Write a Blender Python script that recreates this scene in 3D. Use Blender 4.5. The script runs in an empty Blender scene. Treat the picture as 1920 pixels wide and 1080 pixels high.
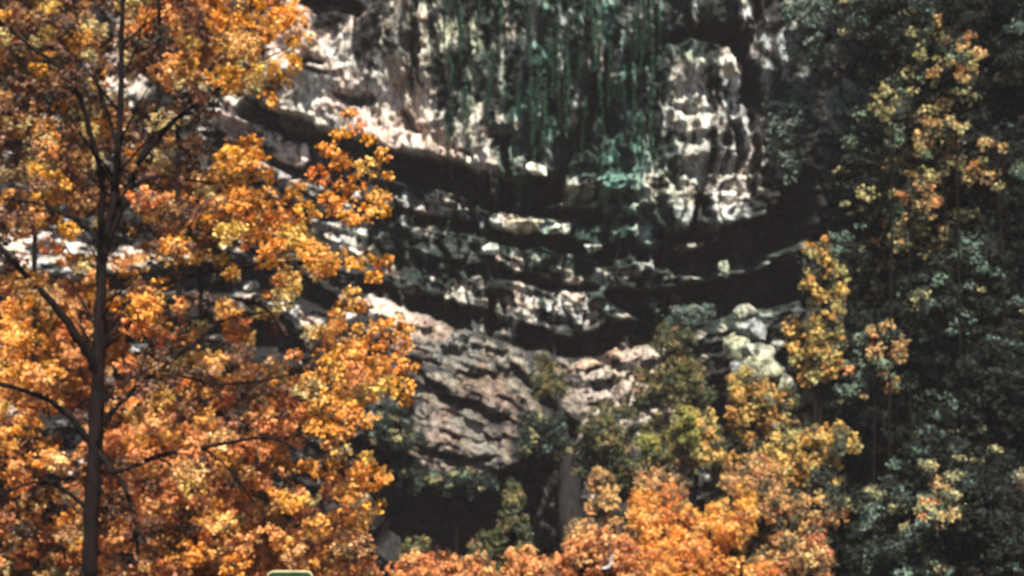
import bpy, math, random
import numpy as np
from mathutils import Vector

# ------------------------------------------------------------------ camera, sky, sun, exposure
sc = bpy.context.scene
COL = sc.collection
CAMZ = 14.0
T20 = math.tan(math.radians(20))
cam = bpy.data.cameras.new('camera'); camo = bpy.data.objects.new('camera', cam); COL.objects.link(camo)
camo.location = (0, 0, CAMZ); camo.rotation_euler = (math.radians(90), 0, 0)
cam.sensor_width = 36; cam.lens = 18 / T20; cam.clip_end = 3000
cam.dof.use_dof = True; cam.dof.focus_distance = 3.0; cam.dof.aperture_fstop = 6.5
sc.camera = camo

SUN_EL, SUN_AZ = 56.0, 8.0          # azimuth measured from straight behind the camera towards the right
w = bpy.data.worlds.new('World'); sc.world = w; w.use_nodes = True
nt = w.node_tree; sky = nt.nodes.new('ShaderNodeTexSky'); sky.sky_type = 'NISHITA'; sky.sun_disc = False
sky.sun_elevation = math.radians(SUN_EL); sky.sun_rotation = math.radians(180 - SUN_AZ)
bg = nt.nodes['Background']; bg.inputs['Strength'].default_value = 0.062
nt.links.new(sky.outputs['Color'], bg.inputs['Color'])
sl = bpy.data.lights.new('sun', 'SUN'); slo = bpy.data.objects.new('sun', sl); COL.objects.link(slo)
sl.energy = 5.0; sl.angle = math.radians(0.5); sl.color = (1.0, 0.93, 0.82)
az, el = math.radians(SUN_AZ), math.radians(SUN_EL)
sdir = Vector((math.sin(az) * math.cos(el), -math.cos(az) * math.cos(el), math.sin(el)))
slo.rotation_euler = sdir.to_track_quat('Z', 'Y').to_euler(); slo.location = (20, -30, 60)
sc.view_settings.view_transform = 'Standard'; sc.view_settings.look = 'None'
sc.view_settings.gamma = 1; sc.view_settings.use_curve_mapping = False
sc.view_settings.exposure = 1.3

R = np.random.default_rng(7)
random.seed(7)

# ------------------------------------------------------------------ helpers
def at(u, v, Y):
    """point seen at photo pixel (u, v) at distance Y"""
    k = Y * T20 / 960
    return np.array([(u - 960) * k, Y, CAMZ + (540 - v) * k])
def kpx(Y): return Y * T20 / 960

def hash2(ix, iy, seed):
    h = (ix.astype(np.int64) * 374761393 + iy.astype(np.int64) * 668265263 + seed * 1442695041) & 0x7fffffff
    h = ((h ^ (h >> 13)) * 1274126177) & 0x7fffffff
    h = h ^ (h >> 16)
    return (h % 100003) / 100003.0
def vnoise(x, y, seed=0):
    x = np.asarray(x, float); y = np.asarray(y, float)
    ix = np.floor(x); iy = np.floor(y); fx = x - ix; fy = y - iy
    fx = fx * fx * (3 - 2 * fx); fy = fy * fy * (3 - 2 * fy)
    a = hash2(ix, iy, seed); b = hash2(ix + 1, iy, seed); c = hash2(ix, iy + 1, seed); d = hash2(ix + 1, iy + 1, seed)
    return (a * (1 - fx) + b * fx) * (1 - fy) + (c * (1 - fx) + d * fx) * fy
def fbm(x, y, seed=0, o=4):
    s = 0; a = 1; t = 0
    for i in range(o):
        s = s + a * vnoise(x * 2 ** i, y * 2 ** i, seed + 17 * i); t += a; a *= .5
    return s / t
def ss(a, b, x):
    t = np.clip((x - a) / (b - a), 0, 1); return t * t * (3 - 2 * t)

def mesh_np(name, verts, faces, mat, parent=None, cols=None, smooth=False):
    me = bpy.data.meshes.new(name)
    verts = np.asarray(verts, np.float32); faces = np.asarray(faces, np.int32)
    n, k = faces.shape
    me.vertices.add(len(verts)); me.vertices.foreach_set('co', verts.ravel())
    me.loops.add(n * k); me.loops.foreach_set('vertex_index', faces.ravel())
    me.polygons.add(n)
    me.polygons.foreach_set('loop_start', np.arange(n, dtype=np.int32) * k)
    me.polygons.foreach_set('loop_total', np.full(n, k, np.int32))
    if smooth: me.polygons.foreach_set('use_smooth', np.ones(n, bool))
    if cols is not None:
        ca = me.color_attributes.new('tint', 'FLOAT_COLOR', 'POINT')
        c4 = np.ones((len(verts), 4), np.float32); c4[:, :3] = cols
        ca.data.foreach_set('color', c4.ravel())
    me.materials.append(mat); me.update(calc_edges=True)
    o = bpy.data.objects.new(name, me); COL.objects.link(o)
    if parent: o.parent = parent
    return o

def tag(o, label=None, cat=None, group=None, kind=None):
    if label: o['label'] = label
    if cat: o['category'] = cat
    if group: o['group'] = group
    if kind: o['kind'] = kind
    return o
def empty(name, loc):
    o = bpy.data.objects.new(name, None); COL.objects.link(o); o.location = tuple(loc); o.empty_display_size = .3
    return o

# ------------------------------------------------------------------ materials
def leaf_mat(name, trans=.35, gloss=.12, rough=.45):
    m = bpy.data.materials.new(name); m.use_nodes = True; t = m.node_tree; t.nodes.clear()
    out = t.nodes.new('ShaderNodeOutputMaterial'); at_ = t.nodes.new('ShaderNodeAttribute'); at_.attribute_name = 'tint'
    d = t.nodes.new('ShaderNodeBsdfDiffuse'); tr = t.nodes.new('ShaderNodeBsdfTranslucent'); g = t.nodes.new('ShaderNodeBsdfGlossy')
    g.inputs['Roughness'].default_value = rough; g.inputs['Color'].default_value = (.9, 1, .95, 1)
    hs = t.nodes.new('ShaderNodeHueSaturation'); hs.inputs['Saturation'].default_value = 1.15; hs.inputs['Value'].default_value = 1.1
    m1 = t.nodes.new('ShaderNodeMixShader'); m1.inputs[0].default_value = trans
    m2 = t.nodes.new('ShaderNodeMixShader'); m2.inputs[0].default_value = gloss
    L = t.links.new
    L(at_.outputs['Color'], d.inputs['Color']); L(at_.outputs['Color'], hs.inputs['Color']); L(hs.outputs[0], tr.inputs['Color'])
    L(d.outputs[0], m1.inputs[1]); L(tr.outputs[0], m1.inputs[2]); L(m1.outputs[0], m2.inputs[1]); L(g.outputs[0], m2.inputs[2])
    L(m2.outputs[0], out.inputs['Surface'])
    return m
def noise_mat(name, c1, c2, scale, bump=.3, rough=.9, stretch=(1, 1, 1), dist=.05):
    m = bpy.data.materials.new(name); m.use_nodes = True; t = m.node_tree
    b = t.nodes['Principled BSDF']; b.inputs['Roughness'].default_value = rough; b.inputs['Specular IOR Level'].default_value = .05
    tc = t.nodes.new('ShaderNodeTexCoord'); mp = t.nodes.new('ShaderNodeMapping'); mp.inputs['Scale'].default_value = stretch
    n = t.nodes.new('ShaderNodeTexNoise'); n.inputs['Scale'].default_value = scale; n.inputs['Detail'].default_value = 7; n.inputs['Roughness'].default_value = .65
    r = t.nodes.new('ShaderNodeValToRGB'); r.color_ramp.elements[0].position = .35; r.color_ramp.elements[1].position = .68
    r.color_ramp.elements[0].color = (*c1, 1); r.color_ramp.elements[1].color = (*c2, 1)
    bp = t.nodes.new('ShaderNodeBump'); bp.inputs['Strength'].default_value = bump; bp.inputs['Distance'].default_value = dist
    L = t.links.new
    L(tc.outputs['Object'], mp.inputs[0]); L(mp.outputs[0], n.inputs['Vector']); L(n.outputs['Fac'], r.inputs[0]); L(r.outputs[0], b.inputs['Base Color'])
    L(n.outputs['Fac'], bp.inputs['Height']); L(bp.outputs[0], b.inputs['Normal'])
    return m
def rock_mat(name):
    m = bpy.data.materials.new(name); m.use_nodes = True; t = m.node_tree; L = t.links.new
    b = t.nodes['Principled BSDF']; b.inputs['Roughness'].default_value = .85; b.inputs['Specular IOR Level'].default_value = .15
    a = t.nodes.new('ShaderNodeAttribute'); a.attribute_name = 'tint'
    tc = t.nodes.new('ShaderNodeTexCoord')
    n = t.nodes.new('ShaderNodeTexNoise'); n.inputs['Scale'].default_value = 4.5; n.inputs['Detail'].default_value = 9; n.inputs['Roughness'].default_value = .7
    mp = t.nodes.new('ShaderNodeMapping'); mp.inputs['Scale'].default_value = (1, 1, .55)
    L(tc.outputs['Object'], mp.inputs[0]); L(mp.outputs[0], n.inputs['Vector'])
    mr = t.nodes.new('ShaderNodeMapRange'); mr.inputs[1].default_value = .38; mr.inputs[2].default_value = .6; mr.inputs[3].default_value = .25; mr.inputs[4].default_value = 1.25
    L(n.outputs['Fac'], mr.inputs[0])
    mx = t.nodes.new('ShaderNodeMix'); mx.data_type = 'RGBA'; mx.blend_type = 'MULTIPLY'; mx.inputs[0].default_value = 1
    L(a.outputs['Color'], mx.inputs[6]); L(mr.outputs[0], mx.inputs[7]); L(mx.outputs[2], b.inputs['Base Color'])
    bp = t.nodes.new('ShaderNodeBump'); bp.inputs['Strength'].default_value = .8; bp.inputs['Distance'].default_value = .12
    L(n.outputs['Fac'], bp.inputs['Height']); L(bp.outputs[0], b.inputs['Normal'])
    return m
M_LEAF = leaf_mat('autumn_leaf', .38, .02, .5)
M_GREEN = leaf_mat('evergreen_leaf', .15, .0, .4)
M_BARK = noise_mat('bark', (.004, .003, .003), (.015, .011, .010), 14, .7, stretch=(1, 1, .25))
M_GREYBARK = noise_mat('grey_bark', (.01, .009, .009), (.035, .033, .033), 10, .7, stretch=(1, 1, .25))
M_PALEBARK = noise_mat('pale_bark', (.2, .19, .19), (.45, .42, .4), 16, .5, stretch=(1, 1, .3))
M_ROCK = rock_mat('limestone')
M_SOIL = noise_mat('leaf_litter_soil', (.012, .010, .008), (.05, .03, .018), 3, .6, dist=.15)

# ------------------------------------------------------------------ tubes
def tube(paths, sides=8, wob=.0, seed=1):
    """paths: list of list of (x,y,z,r). returns verts, quads"""
    V = []; F = []; off = 0; rg = np.random.default_rng(seed)
    for p in paths:
        p = np.array(p, float)
        # resample with catmull-rom
        pts = []
        for i in range(len(p) - 1):
            p0 = p[max(i - 1, 0)]; p1 = p[i]; p2 = p[i + 1]; p3 = p[min(i + 2, len(p) - 1)]
            for s in np.linspace(0, 1, 5)[:-1]:
                pts.append(.5 * ((2 * p1) + (-p0 + p2) * s + (2 * p0 - 5 * p1 + 4 * p2 - p3) * s ** 2 + (-p0 + 3 * p1 - 3 * p2 + p3) * s ** 3))
        pts.append(p[-1]); q = np.array(pts)
        if wob: q[1:-1, :3] += rg.normal(0, 1, (len(q) - 2, 3)) * q[1:-1, 3:4] * wob
        n = len(q)
        for i in range(n):
            d = q[min(i + 1, n - 1), :3] - q[max(i - 1, 0), :3]; d /= np.linalg.norm(d) + 1e-9
            a = np.cross(d, [0.13, 1, 0.07]); a /= np.linalg.norm(a) + 1e-9; b = np.cross(d, a)
            for k in range(sides):
                th = 2 * math.pi * k / sides
                rr = max(q[i, 3], .002) * (1 + .12 * rg.normal())
                V.append(q[i, :3] + rr * (math.cos(th) * a + math.sin(th) * b))
        for i in range(n - 1):
            for k in range(sides):
                F.append((off + i * sides + k, off + i * sides + (k + 1) % sides, off + (i + 1) * sides + (k + 1) % sides, off + (i + 1) * sides + k))
        off += n * sides
    return np.array(V), np.array(F)

# ------------------------------------------------------------------ foliage
def leaves(centres, radii, counts, size, cols, rg, flat=.8, up=.55, elong=1.5, lv=.18):
    """centres Nx3, radii N, counts N, cols N -> leaf verts, faces, colours. Leaves gather in twig tufts inside each clump."""
    N = len(centres)
    tufts = 22
    tc = []; tcol = []; tn = []; tout = []; tsz = []
    d = rg.normal(size=(N, tufts, 3)); d /= np.linalg.norm(d, axis=2, keepdims=True)
    rr = rg.uniform(.35, 1, (N, tufts, 1)) ** .6
    P = centres[:, None, :] + d * rr * radii[:, None, None] * np.array([1, 1, flat])
    bright = rg.choice([.28, .58, .85, 1.0, 1.12, 1.25], (N, tufts, 1), p=[.14, .14, .2, .22, .2, .1])
    idx_c = np.repeat(np.arange(N), counts)
    idx_t = rg.integers(0, tufts, len(idx_c))
    n = len(idx_c)
    r2 = radii[idx_c] * .21
    o = rg.normal(size=(n, 3)) * .55
    pos = P[idx_c, idx_t] + o * r2[:, None]
    out = d[idx_c, idx_t]
    nor = out * .55 + np.array([0, 0, up]) + rg.normal(size=(n, 3)) * .55
    nor /= np.linalg.norm(nor, axis=1, keepdims=True)
    a = np.cross(nor, rg.normal(size=(n, 3))); a /= np.linalg.norm(a, axis=1, keepdims=True); b = np.cross(nor, a)
    s = size * rg.uniform(.6, 1.35, (n, 1)); sw = s / elong
    V = np.empty((n, 4, 3)); V[:, 0] = pos + a * s * .5; V[:, 2] = pos - a * s * .5
    V[:, 1] = pos + b * sw * .5 + nor * s * .12; V[:, 3] = pos - b * sw * .5 + nor * s * .12
    c = cols[idx_c] * bright[idx_c, idx_t] * rg.uniform(1 - lv, 1 + lv, (n, 1)) * (1 + rg.normal(0, .05, (n, 3)))
    c = np.clip(c, .004, .9)
    C = np.repeat(c, 4, axis=0)
    return V.reshape(-1, 3), np.arange(n * 4).reshape(-1, 4), C

PAL = {  # leaf colours (linear); evergreen sets mix in painted glints and shade tones
    'orange': [((.78, .34, .07), 7), ((.82, .42, .11), 7), ((.68, .25, .07), 2.5), ((.82, .50, .16), 2.5), ((.20, .09, .04), 1)],
    'rust':   [((.66, .27, .10), 6), ((.76, .38, .14), 6), ((.46, .18, .08), 2), ((.80, .48, .20), 3), ((.12, .06, .035), 1.6)],
    'gold':   [((.80, .43, .08), 5), ((.72, .34, .06), 4), ((.76, .52, .15), 2), ((.32, .17, .06), 1.5)],
    'tan':    [((.56, .32, .14), 4), ((.66, .44, .18), 3), ((.28, .18, .09), 2), ((.08, .08, .045), 3), ((.50, .20, .09), 1.5)],
    'goldmix': [((.76, .54, .18), 5), ((.66, .38, .12), 3), ((.52, .48, .20), 2), ((.06, .07, .05), 3.5), ((.18, .16, .09), 2)],
    'olive':  [((.16, .15, .06), 4), ((.10, .11, .05), 4), ((.30, .24, .10), 2), ((.06, .08, .045), 3), ((.34, .20, .10), .8)],
    'lime':   [((.30, .30, .09), 4), ((.42, .38, .10), 3), ((.16, .20, .07), 3), ((.50, .36, .10), 2)],
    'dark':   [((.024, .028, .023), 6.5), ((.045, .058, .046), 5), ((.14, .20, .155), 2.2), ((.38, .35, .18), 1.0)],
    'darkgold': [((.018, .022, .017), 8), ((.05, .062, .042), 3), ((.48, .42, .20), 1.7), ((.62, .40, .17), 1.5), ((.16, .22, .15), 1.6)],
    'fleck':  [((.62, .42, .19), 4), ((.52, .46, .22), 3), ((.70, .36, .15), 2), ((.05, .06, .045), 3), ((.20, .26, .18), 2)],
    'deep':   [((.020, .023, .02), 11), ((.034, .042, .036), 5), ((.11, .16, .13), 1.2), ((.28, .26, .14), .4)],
    'teal':   [((.15, .21, .17), 4), ((.05, .07, .055), 3), ((.28, .33, .27), 3)],
    'brown':  [((.13, .065, .045), 4), ((.24, .12, .07), 4), ((.46, .25, .11), 3), ((.05, .04, .03), 3), ((.60, .48, .22), 2.2)],
}
def pick(pal, n, rg):
    c = np.array([p[0] for p in PAL[pal]]); wt = np.array([p[1] for p in PAL[pal]], float); wt /= wt.sum()
    return c[rg.choice(len(c), n, p=wt)]

def ground_z(x, y):
    x = np.asarray(x, float); y = np.asarray(y, float)
    z = 12.2 * ss(19, 1.5, y)                                   # viewpoint hillside
    z = z + 7 * ss(4, 26, x) * ss(18, 45, y)                    # slope rising to the right
    z = z + 2.2 * ss(48, 60, y)
    return z + 1.0 * (fbm(x / 7 + 50, y / 7 + 50, 3) - .5)

def tree(name, label, cat, group, u, v, ru, rv, Y, pal, leaf=.13, dens=1.0, seed=1, mat=None, bark=None, trunk=True, shape='round', fill=1.0, clump=.24, flat=.8):
    """crown centred on photo pixel (u,v), radii in photo pixels, at distance Y; trunk down to the ground"""
    rg = np.random.default_rng(seed)
    k = kpx(Y); c = at(u, v, Y); rx, rz = ru * k, rv * k; ry = rx * .85
    gz = float(ground_z(c[0], c[1]))
    root = empty(name, (c[0], c[1], gz if trunk else c[2] - rz)); tag(root, label, cat, group)
    base = np.array(root.location)
    # clumps over lumpy ellipsoid
    rc = max(.22, clump * min(rx, rz) ** .75)
    n = int(fill * 4.2 * (rx * rz + rx * ry + ry * rz) / rc ** 2 / 1.6); n = max(12, min(n, 900))
    d = rg.normal(size=(n, 3)); d /= np.linalg.norm(d, axis=1, keepdims=True)
    nl = 7; lo = rg.uniform(-.62, .62, (nl, 3)); lo[0] = (rg.uniform(-.25, .25), 0, .55); lo[1] = (0, 0, -.3); lr = rg.uniform(.28, .5, nl); lr[1] = .6
    li = rg.choice(nl, n, p=lr ** 2 / (lr ** 2).sum())
    rad = rg.uniform(.12, 1, n) ** .42
    if shape == 'cone':
        h = rg.uniform(0, 1, n) ** 1.3; th = rg.uniform(0, 2 * np.pi, n); q = (1 - h) ** .8 * rg.uniform(.3, 1, n) ** .5 * (.8 + .4 * rg.uniform(size=n))
        off = np.stack([np.cos(th) * q * rx, np.sin(th) * q * rx, (h * 2 - 1) * rz], 1)
    else:
        off = (lo[li] + d * (rad * lr[li])[:, None] * np.array([1, 1, 1.15])) * np.array([rx, ry, rz])
    cen = c + off
    radii = rc * rg.uniform(.45, 1.2, n)
    cnt = (dens * 21 * (radii / leaf) ** 1.65).astype(int) + 12
    cnt = np.minimum(cnt, 900)
    V, F, C = leaves(cen, radii, cnt, leaf, pick(pal, n, rg), rg, flat=flat)
    mesh_np('crown', V - base, F, mat or M_LEAF, root, C)
    # trunk and limbs
    paths = []
    top = c + np.array([0, 0, rz * .55]); r0 = min(.16, max(.05, .016 * (top[2] - base[2]))) * (.3 if fill < .5 else .8)
    q = [(*(base + [0, 0, -.3]), r0), (*(base * .5 + c * .5 + [rg.normal() * .15, rg.normal() * .15, -.25 * rz]), r0 * .75), (*c, r0 * .5), (*top, r0 * .15)]
    if not trunk: q = [(*(base + [0, 0, -.2]), r0), (*c, r0 * .6), (*top, r0 * .2)]
    paths.append([(a[0] - base[0], a[1] - base[1], a[2] - base[2], a[3]) for a in q])
    for i in rg.choice(n, min(n, 14), replace=False):
        s0 = c + np.array([0, 0, -rz * rg.uniform(-.2, .75)]); e = cen[i]
        if e[2] < s0[2]: s0[2] = e[2] - .1 * rz
        mid = (s0 + e) / 2 + np.array([0, 0, .08 * rz])
        paths.append([(*(s0 - base), r0 * .4), (*(mid - base), r0 * .25), (*(e - base), r0 * .08)])
    V, F = tube(paths, 6, .1, seed)
    mesh_np('trunk', V, F, bark or M_BARK, root, smooth=True)
    return root

# ------------------------------------------------------------------ ground
def build_ground():
    xs = np.concatenate([np.linspace(-900, -70, 12), np.linspace(-66, 66, 130), np.linspace(70, 900, 12)])
    ys = np.concatenate([np.linspace(-600, -12, 10), np.linspace(-10, 64, 90), np.linspace(68, 900, 14)])
    X, Y = np.meshgrid(xs, ys); Z = ground_z(X, Y)
    nx, ny = len(xs), len(ys)
    i = np.arange(nx * ny).reshape(ny, nx)
    F = np.stack([i[:-1, :-1], i[:-1, 1:], i[1:, 1:], i[1:, :-1]], -1).reshape(-1, 4)
    o = mesh_np('ground', np.stack([X, Y, Z], -1).reshape(-1, 3), F, M_SOIL, smooth=True)
    tag(o, kind='structure')
build_ground()

# ------------------------------------------------------------------ cliff
YC = 60.0
def seg_mask(u, v, pts, soft=8):
    """mask of a tapering stroke; pts = (u, v, halfwidth)"""
    best = np.full(u.shape, -1e9)
    for (a, b, r1), (c, d, r2) in zip(pts[:-1], pts[1:]):
        L2 = (c - a) ** 2 + (d - b) ** 2 + 1e-9
        t = np.clip(((u - a) * (c - a) + (v - b) * (d - b)) / L2, 0, 1)
        dist = np.hypot(u - (a + t * (c - a)), v - (b + t * (d - b)))
        best = np.maximum(best, (r1 + t * (r2 - r1)) - dist)
    return ss(-soft, soft, best)
def blob(u, v, cu, cv, ru, rv, ang=0, soft=.35):
    ca, sa = math.cos(math.radians(ang)), math.sin(math.radians(ang))
    x = ((u - cu) * ca + (v - cv) * sa) / ru; y = (-(u - cu) * sa + (v - cv) * ca) / rv
    return 1 - ss(1 - soft, 1 + soft, np.hypot(x, y))

# dark overhung clefts: polyline, depth in metres
CLEFTS = [
    ([(470, 215, 16), (560, 245, 22), (640, 275, 10), (700, 290, 12)], 1.8),
    ([(700, 300, 10), (760, 315, 26), (860, 335, 30), (960, 365, 30), (1040, 350, 24)], 3.4),
    ([(505, 295, 8), (560, 320, 11), (610, 340, 8)], 1.4),
    ([(720, 395, 10), (800, 415, 12), (900, 430, 13), (1000, 455, 12), (1100, 470, 10), (1200, 470, 8)], 2.4),
    ([(960, 392, 5), (1060, 405, 14), (1150, 410, 16), (1185, 420, 6)], 2.2),
    ([(880, 500, 7), (960, 515, 9), (1030, 530, 8), (1120, 545, 6)], 1.8),
    ([(680, 525, 10), (760, 560, 16), (860, 590, 22), (960, 625, 24), (1060, 655, 18), (1180, 630, 28), (1300, 610, 20)], 2.8),
    ([(240, 530, 14), (380, 520, 26), (520, 520, 26), (620, 560, 16)], 2.2),
    ([(350, 610, 12), (450, 600, 20), (560, 650, 26)], 2.0),
    ([(555, 122, 6), (585, 130, 8), (612, 136, 3)], 1.2),
    ([(632, 190, 3), (655, 195, 7), (700, 195, 8), (712, 200, 2)], 1.0),
    ([(865, 285, 3), (905, 290, 5), (915, 282, 2)], .8),
    ([(565, 5, 8), (600, 25, 14), (680, 40, 10)], 1.0),
    ([(1240, 90, 8), (1300, 72, 14), (1370, 80, 14), (1398, 130, 12), (1395, 190, 10)], 1.8),
    ([(1265, 212, 3), (1290, 208, 6), (1330, 208, 5)], .3),
    ([(1235, 275, 6), (1280, 262, 11), (1330, 258, 9), (1370, 270, 6)], .35),
    ([(1318, 370, 8), (1310, 400, 16), (1295, 425, 12)], 2.2),
    ([(1375, 240, 10), (1388, 285, 12), (1380, 320, 6)], 1.2),
    ([(1250, 330, 5), (1262, 355, 6)], .8),
    ([(1230, 440, 8), (1300, 445, 6), (1380, 430, 6)], 1.6),
    ([(1200, 480, 10), (1300, 490, 26), (1400, 470, 40), (1480, 420, 40), (1500, 340, 24)], 3.2),
    ([(1150, 560, 14), (1250, 575, 34), (1380, 560, 34), (1470, 530, 40)], 3.0),
    ([(700, 830, 26), (800, 960, 80), (920, 960, 90), (1010, 860, 40), (1050, 800, 26)], 4.0),
    ([(965, 690, 8), (1000, 720, 12), (1040, 770, 16)], .9),
    ([(790, 690, 5), (850, 740, 9), (930, 770, 8), (990, 800, 8)], .9),
    ([(740, 700, 12), (760, 760, 20), (750, 830, 16)], 1.4),
    ([(800, 838, 4), (870, 850, 7), (930, 830, 4)], .7),
    ([(1190, 700, 8), (1340, 740, 16), (1350, 850, 30)], 2.0),
    ([(700, 450, 12), (740, 470, 20), (760, 520, 12)], 1.2),
    ([(820, 460, 6), (850, 520, 14), (840, 560, 10)], 1.2),
    ([(920, 540, 6), (935, 580, 18), (940, 610, 12)], 1.6),
    ([(1120, 180, 20), (1130, 240, 26), (1060, 280, 22), (1050, 320, 14)], 1.1),
    ([(760, 215, 6), (770, 240, 10), (790, 250, 4)], .9),
]
# pale stone, sunlit ledges included, between stains and painted shade: (kind, args, strength)
PALE = [
    (720, 100, 9, 75, 0, .9), (797, 60, 12, 120, 0, 1.0), (832, 80, 10, 80, -8, .9), (788, 180, 10, 60, 0, 1.0), (665, 60, 6, 60, 0, .8),
    (740, 60, 6, 60, 0, .6), (860, 120, 6, 60, 0, .5), (905, 160, 5, 70, 0, .4),
    (1000, 70, 10, 40, -8, .65), (1118, 45, 30, 55, 15, .62), (975, 210, 12, 30, 0, .6), (1130, 70, 14, 14, 0, .7), (1040, 55, 12, 40, 0, .3), (1055, 170, 12, 50, 0, .35),
    (1005, 210, 9, 25, 0, .8), (1185, 140, 16, 30, 0, .55), (1225, 105, 6, 18, 0, .5), (1290, 50, 10, 22, -20, .5), (1388, 50, 9, 35, 0, .5),
    (1200, 345, 40, 60, 0, .7), (1215, 180, 14, 50, 0, .6), (1275, 160, 22, 52, 0, 1.15), (1310, 160, 18, 50, 0, 1.0), (1360, 155, 20, 55, 0, 1.1), (1310, 225, 95, 28, 0, 1.2), (1225, 235, 30, 45, 0, .85), (1320, 300, 105, 55, 0, .85),
    (1250, 320, 55, 70, 0, .8), (1205, 300, 30, 60, 0, .6), (1275, 385, 18, 45, 10, .95), (1365, 380, 26, 50, 25, 1.0), (1410, 310, 22, 50, 0, .75), (1430, 170, 30, 90, 0, .40), (1475, 30, 14, 50, 0, .8), (1470, 110, 24, 50, 0, .5),
    (1190, 400, 16, 60, 0, .8), (1205, 440, 14, 26, 0, 1.0), (1120, 365, 75, 38, 0, .6), (1075, 350, 18, 24, 0, 1.0), (1130, 340, 8, 35, 0, .8),
    (800, 385, 75, 22, 12, 1.0), (865, 395, 26, 26, 0, .9), (970, 425, 55, 22, 8, 1.15), (1045, 428, 16, 12, 0, .9), (795, 440, 20, 16, 0, .8), (915, 468, 18, 12, 20, .9), (965, 490, 16, 22, 0, .9), (1000, 498, 8, 18, 0, .8),
    (885, 540, 45, 26, 0, .45), (990, 560, 16, 34, -10, 1.1), (1070, 567, 42, 26, 0, 1.15), (1062, 500, 12, 24, 0, .9), (1110, 465, 14, 14, 0, .7), (1155, 565, 18, 20, 0, .7), (1090, 595, 20, 10, 0, .6),
    (1160, 515, 60, 9, -12, 1.0), (1215, 497, 28, 8, -8, 1.0), (1300, 460, 30, 8, -12, .95), (1360, 440, 22, 7, -12, .7), (1357, 505, 8, 14, 10, 1.0), (1320, 535, 8, 16, 0, .5), (1390, 525, 10, 12, 0, .5),
    (820, 590, 26, 10, 15, .6), (780, 560, 14, 10, 0, .5),
    (760, 595, 90, 16, 25, .9), (850, 650, 110, 42, 26, 1.1), (920, 700, 90, 50, 30, .85), (830, 720, 50, 40, 20, .9), (850, 800, 90, 62, 25, 1.05), (905, 850, 50, 40, 10, .9), (960, 760, 40, 45, 0, .6), (810, 870, 40, 20, 0, .8),
    (1110, 690, 60, 16, -5, 1.0), (1190, 690, 60, 60, 20, .95), (1140, 760, 75, 70, 0, .8), (1230, 760, 50, 70, 0, .75), (1100, 650, 60, 14, 0, .3),
    (140, 470, 110, 26, 15, .75), (300, 500, 90, 28, 5, 1.05), (430, 220, 55, 36, 0, 1.0), (545, 285, 50, 22, 28, .9), (520, 320, 60, 18, 28, .9), (660, 270, 40, 26, 20, .8), (640, 440, 50, 24, 0, .9),
    (240, 160, 40, 70, 0, .9), (20, 340, 50, 40, 0, 1.0), (460, 535, 30, 14, 20, 1.0), (570, 590, 60, 14, 25, .8), (60, 200, 100, 60, 0, .5), (350, 320, 60, 30, 30, .8), (250, 265, 20, 20, 0, 1.0),
]
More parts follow.
